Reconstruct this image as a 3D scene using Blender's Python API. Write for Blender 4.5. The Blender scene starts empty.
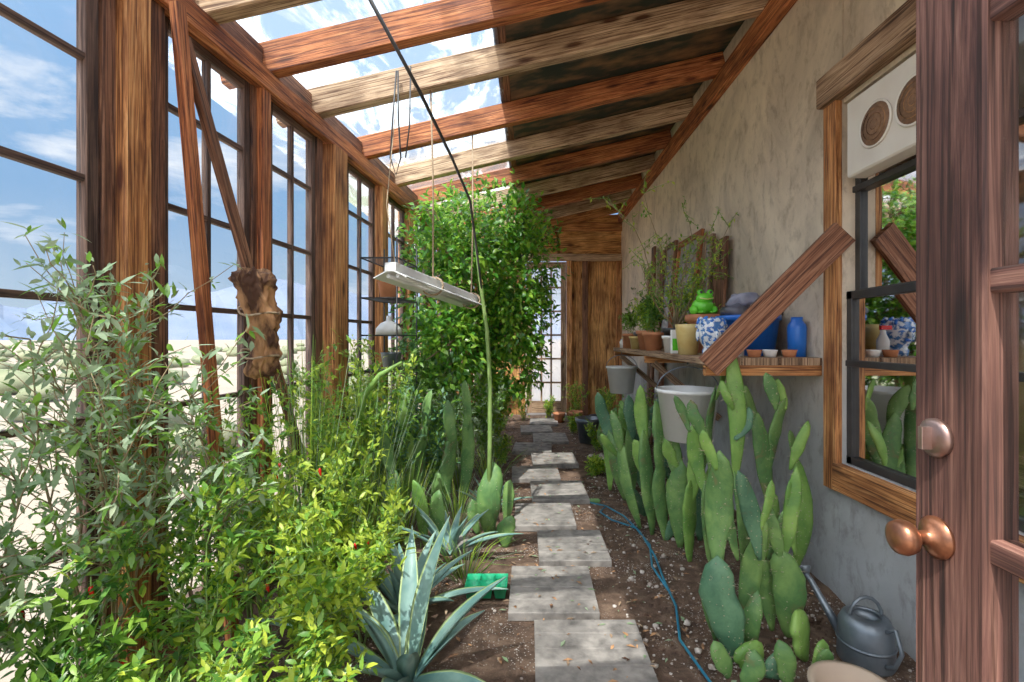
import bpy, math, random
from mathutils import Vector, Matrix, noise
random.seed(7)
R=random.random
def U(a,b): return a+(b-a)*random.random()
V=Vector
F=483.6; CX=530.; CY=338.; CH=1.3
def P(px,py,d): return V(((px-CX)*d/F, d, CH-(py-CY)*d/F))

# ------------------------------------------------------------ materials
def newmat(name):
    m=bpy.data.materials.new(name); m.use_nodes=True
    nt=m.node_tree; bs=nt.nodes['Principled BSDF']
    return m,nt,bs
def ramp(nt,cols):
    r=nt.nodes.new('ShaderNodeValToRGB'); e=r.color_ramp.elements
    while len(e)<len(cols): e.new(0.5)
    for i,(p,c) in enumerate(cols):
        e[i].position=p; e[i].color=(*c,1)
    return r
def coords(nt,kind,scale):
    t=nt.nodes.new('ShaderNodeTexCoord'); mp=nt.nodes.new('ShaderNodeMapping')
    mp.inputs['Scale'].default_value=scale
    nt.links.new(t.outputs[kind],mp.inputs['Vector']); return mp
def ntex(nt,mp,scale,detail=6,dist=0.,rough=.55):
    n=nt.nodes.new('ShaderNodeTexNoise'); n.inputs['Scale'].default_value=scale
    n.inputs['Detail'].default_value=detail; n.inputs['Distortion'].default_value=dist
    n.inputs['Roughness'].default_value=rough
    nt.links.new(mp.outputs[0],n.inputs['Vector']); return n
def bump(nt,bs,src,strength,dist=.01):
    b=nt.nodes.new('ShaderNodeBump'); b.inputs['Strength'].default_value=strength
    b.inputs['Distance'].default_value=dist
    nt.links.new(src,b.inputs['Height']); nt.links.new(b.outputs[0],bs.inputs['Normal'])
def M(name,c1,c2=None,scale=8,rough=.6,bmp=.0,metal=0.,detail=5,stretch=(1,1,1),lo=.35,hi=.65):
    m,nt,bs=newmat(name)
    if c2 is None: c2=tuple(x*.75 for x in c1)
    mp=coords(nt,'Object',stretch); n=ntex(nt,mp,scale,detail)
    r=ramp(nt,[(lo,c1),(hi,c2)]); nt.links.new(n.outputs['Fac'],r.inputs[0])
    nt.links.new(r.outputs[0],bs.inputs['Base Color'])
    bs.inputs['Roughness'].default_value=rough; bs.inputs['Metallic'].default_value=metal
    if bmp: bump(nt,bs,n.outputs['Fac'],bmp)
    return m
def WOOD(name,dark,mid,light,vs=20,us=.9,rough=.75,bmp=.6):
    m,nt,bs=newmat(name)
    mp=coords(nt,'UV',(us,vs,1)); n=ntex(nt,mp,1.8,11,1.8,.70)
    r=ramp(nt,[(.36,dark),(.5,mid),(.64,light)])
    nt.links.new(n.outputs['Fac'],r.inputs[0])
    mp2=coords(nt,'UV',(1.6,3.2,1)); n2=ntex(nt,mp2,1.3,4,.3)
    r2=ramp(nt,[(.32,(.42,.36,.33)),(.55,(1,1,1))]); nt.links.new(n2.outputs['Fac'],r2.inputs[0])
    mp3=coords(nt,'UV',(1.9,7,1)); vo=nt.nodes.new('ShaderNodeTexVoronoi'); vo.inputs['Scale'].default_value=1.
    nt.links.new(mp3.outputs[0],vo.inputs['Vector'])
    r3=ramp(nt,[(.07,(.22,.13,.09)),(.17,(1,1,1))]); nt.links.new(vo.outputs['Distance'],r3.inputs[0])
    mp4=coords(nt,'UV',(1.6,75,1)); n4=ntex(nt,mp4,1.5,5,.4)
    r4=ramp(nt,[(.40,(.33,.26,.22)),(.48,(1,1,1))]); nt.links.new(n4.outputs['Fac'],r4.inputs[0])
    cur=r.outputs[0]
    for q in (r2,r3,r4):
        a=nt.nodes.new('ShaderNodeMixRGB'); a.blend_type='MULTIPLY'; a.inputs[0].default_value=1
        nt.links.new(cur,a.inputs[1]); nt.links.new(q.outputs[0],a.inputs[2]); cur=a.outputs[0]
    nt.links.new(cur,bs.inputs['Base Color'])
    bs.inputs['Roughness'].default_value=rough
    bump(nt,bs,n4.outputs['Fac'],bmp,.004)
    return m
def LEAF(name,c1,c2,tr=.35,rough=.42):
    m,nt,bs=newmat(name)
    mp=coords(nt,'Object',(1,1,1)); n=ntex(nt,mp,9,3)
    r=ramp(nt,[(.38,c1),(.62,c2)]); nt.links.new(n.outputs['Fac'],r.inputs[0])
    nt.links.new(r.outputs[0],bs.inputs['Base Color']); bs.inputs['Roughness'].default_value=rough
    t=nt.nodes.new('ShaderNodeBsdfTranslucent'); nt.links.new(r.outputs[0],t.inputs['Color'])
    mx=nt.nodes.new('ShaderNodeMixShader'); mx.inputs[0].default_value=tr
    nt.links.new(bs.outputs[0],mx.inputs[1]); nt.links.new(t.outputs[0],mx.inputs[2])
    nt.links.new(mx.outputs[0],nt.nodes['Material Output'].inputs['Surface'])
    return m
def GLASS(name,tint=(1,1,1),gl=.1,dirt=.0,dscale=3,dcol=(.9,.92,.95),lo=.55,hi=.7,ior=1.35,base=0.,stretch=(1,1,1)):
    m,nt,bs=newmat(name); nt.nodes.remove(bs)
    tr=nt.nodes.new('ShaderNodeBsdfTransparent'); tr.inputs[0].default_value=(*tint,1)
    g=nt.nodes.new('ShaderNodeBsdfGlossy'); g.inputs['Roughness'].default_value=.03
    fr=nt.nodes.new('ShaderNodeFresnel'); fr.inputs[0].default_value=ior
    ad=nt.nodes.new('ShaderNodeMath'); ad.operation='ADD'; ad.inputs[1].default_value=gl; ad.use_clamp=True
    nt.links.new(fr.outputs[0],ad.inputs[0])
    mx=nt.nodes.new('ShaderNodeMixShader'); nt.links.new(ad.outputs[0],mx.inputs[0])
    nt.links.new(tr.outputs[0],mx.inputs[1]); nt.links.new(g.outputs[0],mx.inputs[2])
    out=mx
    if dirt>0:
        mp=coords(nt,'Object',stretch); n=ntex(nt,mp,dscale,9,.9,.65)
        r=ramp(nt,[(lo,(base,)*3),(hi,(dirt,dirt,dirt))]); nt.links.new(n.outputs['Fac'],r.inputs[0])
        d=nt.nodes.new('ShaderNodeBsdfTranslucent'); d.inputs[0].default_value=(*dcol,1)
        m2=nt.nodes.new('ShaderNodeMixShader'); nt.links.new(r.outputs[0],m2.inputs[0])
        nt.links.new(mx.outputs[0],m2.inputs[1]); nt.links.new(d.outputs[0],m2.inputs[2]); out=m2
    nt.links.new(out.outputs[0],nt.nodes['Material Output'].inputs['Surface'])
    return m

w_orange=WOOD('wood_orange',(.20,.06,.018),(.62,.25,.075),(.86,.46,.18))
w_red=WOOD('wood_red_stained',(.13,.03,.012),(.50,.15,.045),(.74,.30,.11))
w_tan=WOOD('wood_weathered_tan',(.25,.14,.08),(.62,.42,.25),(.80,.60,.40))
w_dark=WOOD('wood_dark_brown',(.05,.02,.012),(.22,.09,.045),(.40,.19,.10))
w_mahog=WOOD('wood_mahogany_weathered',(.05,.017,.014),(.145,.06,.045),(.27,.135,.10),vs=30)
w_ply=WOOD('plywood_orange',(.22,.08,.02),(.70,.33,.10),(.9,.52,.19),vs=7,us=.8)
w_grey=WOOD('wood_grey_brown',(.14,.085,.05),(.42,.26,.15),(.62,.43,.28))
mullion=WOOD('muntin_dark',(.035,.02,.018),(.11,.06,.042),(.21,.12,.085))
glass=GLASS('window_glass',(.92,.96,1),.03,.13,2.6,(.66,.73,.80),.45,.8)
roofglass=GLASS('roof_polycarbonate',(.78,.86,.94),.0,.60,3.2,(.74,.80,.84),.47,.60,1.08,.10,(1,.35,1))
darkglass=GLASS('pane_glass',(.86,.88,.9),.02)
metal_w=M('white_enamel',(.85,.85,.83),(.74,.75,.74),5,.35)
steel=M('steel_grey',(.13,.16,.19),(.21,.24,.27),10,.4,0,.6)
black=M('black_metal',(.02,.02,.022),(.04,.04,.04),8,.45)
copper=M('aged_bronze',(.46,.19,.10),(.20,.09,.055),34,.3,.05,.85)
nickel=M('worn_nickel',(.28,.16,.13),(.42,.32,.30),24,.35,.05,.9)
rope=M('jute_rope',(.45,.34,.22),(.3,.2,.12),60,.9,.4)
terra=M('terracotta',(.62,.24,.11),(.48,.18,.08),12,.8,.1)
white=M('white_plastic',(.88,.88,.86),(.80,.80,.78),6,.4)
blue=M('blue_plastic',(.015,.13,.58),(.02,.18,.68),5,.35)
yellow=M('yellow_glaze',(.75,.6,.25),(.6,.4,.12),9,.3)
frogm=M('frog_green_glaze',(.18,.75,.05),(.1,.55,.03),9,.25)
redm=M('red_chili',(.75,.015,.01),(.6,.01,.01),9,.25)
greentray=M('green_plastic',(.02,.50,.22),(.02,.6,.27),9,.35)
tealm=M('blue_hose',(.01,.13,.23),(.02,.20,.30),9,.4)
cream=M('cream_plastic',(.85,.80,.70),(.78,.72,.62),5,.5)
brownmesh=M('brown_grille',(.30,.16,.085),(.19,.10,.055),60,.7,.5)
bark=M('bark',(.20,.12,.07),(.38,.27,.17),20,.9,.9,0,8,(1,1,.25))
drybark=M('dry_cactus_bark',(.07,.028,.014),(.46,.235,.105),16,.9,1.,0,11,(1,1,.3),.42,.58)
spinem=M('cactus_spine',(.55,.48,.33),(.45,.38,.25),9,.6)
blackbag=M('dark_tarp',(.04,.045,.06),(.10,.10,.13),8,.35,.4)
greybag=M('grey_bag',(.30,.31,.40),(.16,.17,.25),14,.35,.6)
tanpot=M('tan_plastic',(.55,.42,.31),(.48,.36,.27),7,.5)
bluewhite=M('blue_white_glaze',(.78,.83,.88),(.07,.2,.5),34,.2,.0,0,4,(1,1,1),.47,.53)
stemg=M('green_stem',(.16,.28,.06),(.24,.36,.10),12,.6)
stemb=M('woody_stem',(.24,.17,.09),(.34,.26,.14),20,.8)
lf_lime=LEAF('leaf_lime',(.33,.50,.035),(.54,.66,.07),.45)
lf_green=LEAF('leaf_green',(.12,.29,.03),(.23,.42,.05),.4)
lf_deep=LEAF('leaf_deep',(.035,.13,.02),(.09,.23,.035),.3,.35)
lf_grey=LEAF('leaf_sage',(.22,.34,.17),(.38,.48,.30),.35,.6)
lf_tree=LEAF('leaf_tree',(.05,.21,.018),(.14,.36,.035),.42,.3)
lf_tree2=LEAF('leaf_tree_bright',(.20,.44,.03),(.34,.57,.06),.48,.3)
lf_ag=LEAF('agave_blue',(.11,.24,.22),(.23,.38,.33),.08,.5)
lf_ag2=LEAF('agave_margin',(.34,.48,.19),(.48,.60,.27),.1,.5)
lf_blue=LEAF('leaf_shadow_green',(.05,.16,.09),(.12,.26,.13),.25,.5)

def cactus_mat(name,c1,c2,c3):
    m,nt,bs=newmat(name)
    mp=coords(nt,'Object',(1,1,1)); n=ntex(nt,mp,6,9,.5,.65)
    r=ramp(nt,[(.30,c3),(.42,c1),(.65,c2)]); nt.links.new(n.outputs['Fac'],r.inputs[0])
    vo=nt.nodes.new('ShaderNodeTexVoronoi'); vo.inputs['Scale'].default_value=46; vo.inputs['Randomness'].default_value=.35
    nt.links.new(mp.outputs[0],vo.inputs['Vector'])
    r2=ramp(nt,[(.09,(1,1,1)),(.16,(0,0,0))]); nt.links.new(vo.outputs['Distance'],r2.inputs[0])
    mx=nt.nodes.new('ShaderNodeMixRGB'); nt.links.new(r2.outputs[0],mx.inputs[0])
    nt.links.new(r.outputs[0],mx.inputs[1]); mx.inputs[2].default_value=(.36,.36,.22,1)
    nt.links.new(mx.outputs[0],bs.inputs['Base Color']); bs.inputs['Roughness'].default_value=.55
    n5=ntex(nt,mp,22,5); sm=nt.nodes.new('ShaderNodeMath'); sm.operation='ADD'
    nt.links.new(n5.outputs['Fac'],sm.inputs[0]); nt.links.new(r2.outputs[0],sm.inputs[1])
    bump(nt,bs,sm.outputs[0],.6,.008)
    return m
cac1=cactus_mat('cactus_green',(.065,.17,.045),(.18,.32,.08),(.17,.13,.05))
cac2=cactus_mat('cactus_bluegreen',(.045,.135,.07),(.11,.24,.12),(.10,.12,.055))
cac3=cactus_mat('cactus_young',(.12,.27,.045),(.24,.41,.08),(.08,.20,.05))

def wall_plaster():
    m,nt,bs=newmat('plaster_weathered_light_tint')
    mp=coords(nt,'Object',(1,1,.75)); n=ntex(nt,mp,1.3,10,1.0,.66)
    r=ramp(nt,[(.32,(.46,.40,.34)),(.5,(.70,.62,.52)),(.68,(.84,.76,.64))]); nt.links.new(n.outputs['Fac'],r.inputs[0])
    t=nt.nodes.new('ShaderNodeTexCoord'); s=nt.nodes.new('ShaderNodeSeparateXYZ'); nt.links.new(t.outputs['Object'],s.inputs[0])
    r2=ramp(nt,[(.0,(.44,.52,.68)),(.42,(.60,.68,.80)),(.64,(1,.94,.86)),(1,(1,.93,.81))])  # cool light below and warm light above painted in by height, plus some stain
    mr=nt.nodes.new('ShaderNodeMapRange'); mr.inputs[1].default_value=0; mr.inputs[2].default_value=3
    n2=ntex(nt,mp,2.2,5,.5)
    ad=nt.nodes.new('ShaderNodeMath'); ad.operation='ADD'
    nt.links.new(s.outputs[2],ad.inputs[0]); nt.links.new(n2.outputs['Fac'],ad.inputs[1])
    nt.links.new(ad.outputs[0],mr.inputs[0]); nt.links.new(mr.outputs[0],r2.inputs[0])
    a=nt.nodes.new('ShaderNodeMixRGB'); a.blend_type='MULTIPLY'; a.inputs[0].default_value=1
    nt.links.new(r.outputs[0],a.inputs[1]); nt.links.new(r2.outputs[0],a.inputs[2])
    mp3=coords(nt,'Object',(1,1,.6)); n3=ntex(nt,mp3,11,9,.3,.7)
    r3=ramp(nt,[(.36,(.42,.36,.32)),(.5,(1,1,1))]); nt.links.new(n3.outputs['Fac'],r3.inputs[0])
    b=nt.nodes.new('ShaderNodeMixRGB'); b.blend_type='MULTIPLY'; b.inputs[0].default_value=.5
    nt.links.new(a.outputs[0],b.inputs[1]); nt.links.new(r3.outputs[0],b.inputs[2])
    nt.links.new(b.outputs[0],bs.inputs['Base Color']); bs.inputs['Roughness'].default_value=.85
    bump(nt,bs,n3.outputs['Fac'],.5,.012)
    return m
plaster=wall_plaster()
def soil():
    m,nt,bs=newmat('soil')
    mp=coords(nt,'Object',(1,1,1)); n=ntex(nt,mp,9,10,.3,.75)
    r=ramp(nt,[(.32,(.04,.021,.012)),(.5,(.12,.068,.042)),(.68,(.25,.16,.105))]); nt.links.new(n.outputs['Fac'],r.inputs[0])
    vo=nt.nodes.new('ShaderNodeTexVoronoi'); vo.inputs['Scale'].default_value=80; nt.links.new(mp.outputs[0],vo.inputs['Vector'])
    r2=ramp(nt,[(.20,(1,1,1)),(.28,(0,0,0))]); nt.links.new(vo.outputs['Distance'],r2.inputs[0])
    n2=ntex(nt,mp,3.2,6); r3=ramp(nt,[(.48,(0,0,0)),(.58,(1,1,1))]); nt.links.new(n2.outputs['Fac'],r3.inputs[0])
    mu=nt.nodes.new('ShaderNodeMath'); mu.operation='MULTIPLY'; nt.links.new(r2.outputs[0],mu.inputs[0]); nt.links.new(r3.outputs[0],mu.inputs[1])
    mx=nt.nodes.new('ShaderNodeMixRGB'); nt.links.new(mu.outputs[0],mx.inputs[0]); nt.links.new(r.outputs[0],mx.inputs[1]); mx.inputs[2].default_value=(.50,.44,.39,1)
    nt.links.new(mx.outputs[0],bs.inputs['Base Color']); bs.inputs['Roughness'].default_value=.95
    bump(nt,bs,n.outputs['Fac'],1.,.04)
    return m
soilm=soil()
paverm=M('concrete_paver',(.10,.09,.083),(.29,.262,.235),13,.9,.7,0,11,(1,1,1),.3,.62)
sand=M('desert_sand',(.36,.30,.235),(.30,.245,.19),.5,.95,.2)
scrub=M('desert_scrub',(.16,.19,.10),(.24,.25,.15),3,.95,.2)
mount=M('mountain_rock_hazed',(.11,.16,.25),(.17,.21,.30),.02,.95)  # distance haze painted into the rock colour as blue-grey
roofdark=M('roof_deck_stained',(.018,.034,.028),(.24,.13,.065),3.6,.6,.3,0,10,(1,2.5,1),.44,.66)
darkroom=M('room_interior',(.42,.29,.18),(.30,.2,.13),2,.8)

# ------------------------------------------------------------ mesh builder
class B:
    def __init__(s): s.v=[]; s.f=[]; s.m=[]; s.uv=[]; s.mats=[]; s.sm=[]
    def mi(s,m):
        if m not in s.mats: s.mats.append(m)
        return s.mats.index(m)
    def face(s,idx,m,uv=None,sm=False):
        s.f.append(idx); s.m.append(s.mi(m)); s.uv.append(uv); s.sm.append(sm)
    def beam(s,p0,p1,w,h,mat,wd=V((1,0,0)),ch=.0):
        p0=V(p0);p1=V(p1);a=p1-p0;L=a.length;a.normalize()
        wd=V(wd); wd=(wd-a*wd.dot(a)).normalized(); hd=a.cross(wd)
        c=min(w,h)*.08 if ch==0 else ch
        sec=[(-w/2+c,-h/2),(w/2-c,-h/2),(w/2,-h/2+c),(w/2,h/2-c),(w/2-c,h/2),(-w/2+c,h/2),(-w/2,h/2-c),(-w/2,-h/2+c)]
        i=len(s.v); ou,ov=U(0,20),U(0,20)
        for p in (p0,p1):
            for x,y in sec: s.v.append(p+wd*x+hd*y)
        per=[0]
        for k in range(8):
            x0,y0=sec[k];x1,y1=sec[(k+1)%8]; per.append(per[-1]+math.hypot(x1-x0,y1-y0))
        for k in range(8):
            j=(k+1)%8
            s.face((i+k,i+j,i+8+j,i+8+k),mat,[(ou,ov+per[k]),(ou,ov+per[k+1]),(ou+L,ov+per[k+1]),(ou+L,ov+per[k])])
        s.face(tuple(i+k for k in range(7,-1,-1)),mat,[(ou+sec[k][0],ov+sec[k][1]) for k in range(7,-1,-1)])
        s.face(tuple(i+8+k for k in range(8)),mat,[(ou+sec[k][0],ov+sec[k][1]) for k in range(8)])
    def box(s,x0,x1,y0,y1,z0,z1,mat):
        d=[x1-x0,y1-y0,z1-z0]; c=V(((x0+x1)/2,(y0+y1)/2,(z0+z1)/2)); k=d.index(max(d))
        ax=V([1 if i==k else 0 for i in range(3)])
        j=(k+1)%3; wd=V([1 if i==j else 0 for i in range(3)])
        s.beam(c-ax*d[k]/2,c+ax*d[k]/2,d[j],d[(k+2)%3],mat,wd)
    def tube(s,pts,rad,mat,seg=6,flat=1.):
        pts=[V(p) for p in pts]; n=len(pts)
        if not isinstance(rad,(list,tuple)): rad=[rad]*n
        i=len(s.v); ref=V((.31,.17,.93))
        d0=(pts[-1]-pts[0])
        if d0.length>0 and abs(d0.normalized().dot(ref))>.8: ref=V((.9,.3,.1))
        for k in range(n):
            t=(pts[min(k+1,n-1)]-pts[max(k-1,0)])
            t=t.normalized() if t.length>1e-9 else V((0,0,1))
            a=t.cross(ref)
            if a.length<1e-4: a=t.cross(V((0,1,0)))
            a.normalize(); b=t.cross(a)
            for q in range(seg):
                an=2*math.pi*q/seg
                s.v.append(pts[k]+(a*math.cos(an)+b*math.sin(an)*flat)*rad[k])
        for k in range(n-1):
            for q in range(seg):
                r=(q+1)%seg
                s.face((i+k*seg+q,i+k*seg+r,i+(k+1)*seg+r,i+(k+1)*seg+q),mat,None,True)
        s.face(tuple(i+q for q in range(seg-1,-1,-1)),mat); s.face(tuple(i+(n-1)*seg+q for q in range(seg)),mat)
    def lathe(s,prof,c,mat,seg=24,rot=None,sx=1.,sy=1.):
        i=len(s.v); c=V(c)
        for r,z in prof:
            for q in range(seg):
                an=2*math.pi*q/seg; p=V((r*math.cos(an)*sx,r*math.sin(an)*sy,z))
                if rot: p=rot@p
                s.v.append(c+p)
        for k in range(len(prof)-1):
            for q in range(seg):
                r=(q+1)%seg
                s.face((i+k*seg+q,i+k*seg+r,i+(k+1)*seg+r,i+(k+1)*seg+q),mat,None,True)
        if prof[0][0]>1e-3: s.face(tuple(i+q for q in range(seg-1,-1,-1)),mat)
        if prof[-1][0]>1e-3: s.face(tuple(i+(len(prof)-1)*seg+q for q in range(seg)),mat)
    def ell(s,c,r,mat,rot=None,seg=14,rings=9,nz=0.,nf=6):
        i=len(s.v); c=V(c)
        for k in range(rings+1):
            th=math.pi*k/rings
            for q in range(seg):
                an=2*math.pi*q/seg
                p=V((r[0]*math.sin(th)*math.cos(an),r[1]*math.sin(th)*math.sin(an),-r[2]*math.cos(th)))
                if nz: p=p*(1+nz*noise.noise((p+c)*nf))
                if rot: p=rot@p
                s.v.append(c+p)
        for k in range(rings):
            for q in range(seg):
                w=(q+1)%seg
                s.face((i+k*seg+q,i+k*seg+w,i+(k+1)*seg+w,i+(k+1)*seg+q),mat,None,True)
    def leaf(s,b,d,n,L,W,mat,droop=.15,simple=False):
        d=d.normalized(); sd=d.cross(n)
        if sd.length<1e-4: sd=d.cross(V((1,0,0)))
        sd.normalize(); n=sd.cross(d); i=len(s.v)
        if simple:
            s.v+= [b, b+d*L*.45+sd*W/2+n*W*.12, b+d*L-n*L*droop, b+d*L*.45-sd*W/2+n*W*.12, b+d*L*.5]
            for t in ((0,1,4),(4,1,2),(0,4,3),(3,4,2)): s.face(tuple(i+k for k in t),mat,None,True)
        else:
            s.v+=[b, b+d*L*.28+sd*W*.42+n*W*.1, b+d*L*.3, b+d*L*.28-sd*W*.42+n*W*.1,
                  b+d*L*.62+sd*W*.4+n*(W*.1-L*droop*.4), b+d*L*.64-n*L*droop*.4, b+d*L*.62-sd*W*.4+n*(W*.1-L*droop*.4), b+d*L-n*L*droop]
            for t in ((0,1,2),(0,2,3),(2,1,4,5),(3,2,5,6),(5,4,7),(6,5,7)): s.face(tuple(i+k for k in t),mat,None,True)
    def pad(s,b,t,W,T,mat,wd,seg=14,rings=12,bend=0.,spines=14):
        b=V(b);t=V(t);a=t-b;L=a.length;a.normalize();wd=V(wd);wd=(wd-a*wd.dot(a)).normalized();td=a.cross(wd)
        i=len(s.v); ph=U(0,10)
        for k in range(rings+1):
            u=k/rings
            w=(.16+.84*math.sin(math.pi*min(1,u*.93+.02))**.75*(.72+.38*u))*(1 if u<.97 else .55)
            if u>.85: w*=math.sqrt(max(0,1-((u-.85)/.155)**2))*.97+.03
            c=b+a*L*u+td*bend*L*math.sin(math.pi*u)+wd*W*.18*math.sin(u*4+ph)*u
            for q in range(seg):
                an=2*math.pi*q/seg; ff=1+.26*noise.noise(V((math.cos(an)*1.3,u*5,ph)))+.07*noise.noise(V((math.cos(an)*4,u*14,ph)))
                s.v.append(c+wd*math.cos(an)*w*W/2*ff+td*math.sin(an)*T/2*min(1,w+.15)*ff)
        for k in range(rings):
            for q in range(seg):
                r=(q+1)%seg
                s.face((i+k*seg+q,i+k*seg+r,i+(k+1)*seg+r,i+(k+1)*seg+q),mat,None,True)
        s.face(tuple(i+q for q in range(seg-1,-1,-1)),mat); s.face(tuple(i+rings*seg+q for q in range(seg)),mat,None,True)
        for _ in range(spines):
            k=random.randint(2,rings-1); q=random.randrange(seg); p=s.v[i+k*seg+q]; cc=sum((s.v[i+k*seg+e] for e in range(seg)),V((0,0,0)))/seg
            for __ in range(2):
                o=((p-cc).normalized()+V((U(-.7,.7),U(-.7,.7),U(-.4,.9)))).normalized(); j=len(s.v)
                s.v+=[p+a*.0009,p-a*.0009,p+o*U(.012,.024)]; s.face((j,j+1,j+2),spinem)
    def done(s,name):
        me=bpy.data.meshes.new(name); me.from_pydata([tuple(p) for p in s.v],[],s.f)
        for m in s.mats: me.materials.append(m)
        me.polygons.foreach_set('material_index',s.m); me.polygons.foreach_set('use_smooth',s.sm)
        if any(u is not None for u in s.uv):
            l=me.uv_layers.new(name='UVMap'); data=[]
            for f,u in zip(s.f,s.uv):
                if u is None: data+= [0.,0.]*len(f)
                else:
                    for a,b in u: data+=[a,b]
            l.data.foreach_set('uv',data)
        me.update(); o=bpy.data.objects.new(name,me); bpy.context.scene.collection.objects.link(o)
        return o

def rnd(): return V((U(-1,1),U(-1,1),U(-1,1)))
X=V((1,0,0));Y=V((0,1,0));Z=V((0,0,1))

# ------------------------------------------------------------ room geometry
XR=1.55; YE=8.2
def lx(y): return -1.58+.072*y
LD=V((.072,1,0)).normalized(); LN=V((1,-.072,0)).normalized()
def rz(x): return 2.72+(x+1.4)*.235

b=B(); nx,ny=70,180
for j in range(ny+1):
    for i in range(nx+1):
        x=-1.75+3.3*i/nx; y=-1.2+9.4*j/ny
        z=noise.noise(V((x*2,y*2,0)))*.018+noise.noise(V((x*9,y*9,3)))*.012+noise.noise(V((x*23,y*23,7)))*.007
        if -.25<x<.55: z=min(z,.004)*.5
        b.v.append(V((x,y,z)))
for j in range(ny):
    for i in range(nx):
        k=j*(nx+1)+i; b.face((k,k+1,k+nx+2,k+nx+1),soilm,None,True)
b.done('floor')
b=B(); b.v+=[V((-900,-900,-.06)),V((900,-900,-.06)),V((900,900,-.06)),V((-900,900,-.06))]
b.face((0,1,2,3),sand); b.done('desert_ground')
b=B()
for k in range(260):
    an=math.radians(U(95,200)); d=U(6,90)**1.0; s_=U(.3,.8); b.ell((math.cos(an)*d-1.5,math.sin(an)*d,s_*.25),(s_,s_*U(.7,1),s_*.5),scrub,None,9,6,.5,2)
b.done('desert_scrub')
b=B(); N=160
for i in range(N+1):
    an=math.radians(60+210*i/N); r=420
    h=46+36*noise.noise(V((i*.09,1.3,0)))+12*noise.noise(V((i*.3,5,0)))
    for (rr,zz) in ((r,-1),(r+30,h*.45+6*noise.noise(V((i*.5,0,0)))),(r+60,h)):
        b.v.append(V((math.cos(an)*rr,math.sin(an)*rr,zz)))
for i in range(N):
    for k in range(2):
        a=i*3+k; b.face((a,a+3,a+4,a+1),mount)
b.done('mountain_range')

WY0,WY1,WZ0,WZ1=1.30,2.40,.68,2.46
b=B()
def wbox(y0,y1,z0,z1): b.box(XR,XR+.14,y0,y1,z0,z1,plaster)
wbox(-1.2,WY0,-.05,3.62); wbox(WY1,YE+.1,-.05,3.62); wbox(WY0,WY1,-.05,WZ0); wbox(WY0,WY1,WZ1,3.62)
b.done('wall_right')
b=B()
b.box(3.2,3.25,.6,3.6,0,2.9,darkroom); b.box(1.7,3.2,.55,.6,0,2.9,darkroom); b.box(1.7,3.2,3.6,3.65,0,2.9,darkroom)
b.box(1.7,3.25,.55,3.65,-.04,0,darkroom); b.box(1.7,3.25,.55,3.65,2.9,2.94,darkroom)
b.done('wall_backroom')
b=B()
b.box(1.9,2.5,1.3,3.2,.68,.72,w_grey); 
for y in (1.35,3.1):
    for x in (1.93,2.44): b.box(x,x+.05,y,y+.05,0,.68,w_grey)
b.done('work_table')
b=B() # shelf board with jars on the far inside wall
b.box(1.75,2.7,3.35,3.59,1.45,1.48,w_grey); b.box(1.75,2.7,3.35,3.59,1.85,1.88,w_grey); b.box(1.75,1.79,3.35,3.59,.9,2.2,w_grey); b.box(2.66,2.70,3.35,3.59,.9,2.2,w_grey)
for k in range(9):
    x=1.86+k*.09; z=1.48 if k%2 else 1.88
    b.lathe([(.035,0),(.035,.13),(.02,.16),(.02,.19),(0,.19)],(x,3.45,z),[white,terra,yellow,blue][k%4],12)
b.done('storage_rack')
b=B(); c=V((1.98,2.55,1.00)); 
for r in (.19,.13,.07):
    b.tube([c+V((math.cos(a*math.pi/12)*r*.6,math.cos(a*math.pi/12)*r*.8,math.sin(a*math.pi/12)*r)) for a in range(25)],.007,metal_w,6)
for a in range(14):
    an=a*math.pi/7; b.tube([c,c+V((math.cos(an)*.114,math.cos(an)*.152,math.sin(an)*.19))],.003,metal_w,4)
for a in range(4):
    an=a*math.pi/2+.4; b.leaf(c+V((.02,-.01,0)),V((math.cos(an)*.6,math.cos(an)*.8,math.sin(an))),V((.8,-.6,.2)),.15,.11,steel)
b.lathe([(.1,0),(.1,.02),(.02,.04),(.02,.14)],(2.0,2.56,.72),black,18); b.done('desk_fan')
b=B(); b.lathe([(.07,0),(.07,.015),(.012,.03),(.012,.55)],(2.2,2.95,.72),black,16)
b.lathe([(.19,.0),(.09,.18),(.088,.18),(.185,.0)],(2.2,2.95,1.22),white,24); b.done('table_lamp')
lt=bpy.data.lights.new('lamp_bulb','POINT'); lt.energy=38; lt.color=(1,.76,.5); lt.shadow_soft_size=.05
lo=bpy.data.objects.new('lamp_bulb',lt); lo.location=(2.2,2.95,1.24); bpy.context.scene.collection.objects.link(lo); lo.parent=bpy.data.objects['table_lamp']

b=B(); t=.035
b.box(XR-t,XR,WY1,WY1+.10,WZ0-.14,WZ1+.02,w_orange)
b.box(XR-t,XR,WY0-.1,WY0,WZ0-.14,WZ1+.02,w_orange)
b.box(XR-.05,XR,WY0,WY1,WZ0-.13,WZ0,w_orange)
b.done('trim_window_right')
b=B(); b.box(XR-.07,XR,WY0-.25,WY1+.10,WZ1+.02,WZ1+.17,w_grey); b.done('trim_window_header')
b=B()
def sash(z0,z1,x,fr=.04):
    b.box(x,x+.04,WY0,WY1,z0,z0+fr,black); b.box(x,x+.04,WY0,WY1,z1-fr,z1,black)
    b.box(x,x+.04,WY0,WY0+fr,z0,z1,black); b.box(x,x+.04,WY1-fr,WY1,z0,z1,black)
    i=len(b.v); b.v+=[V((x+.02,WY0+fr,z0+fr)),V((x+.02,WY1-fr,z0+fr)),V((x+.02,WY1-fr,z1-fr)),V((x+.02,WY0+fr,z1-fr))]; b.face((i,i+1,i+2,i+3),darkglass)
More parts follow.
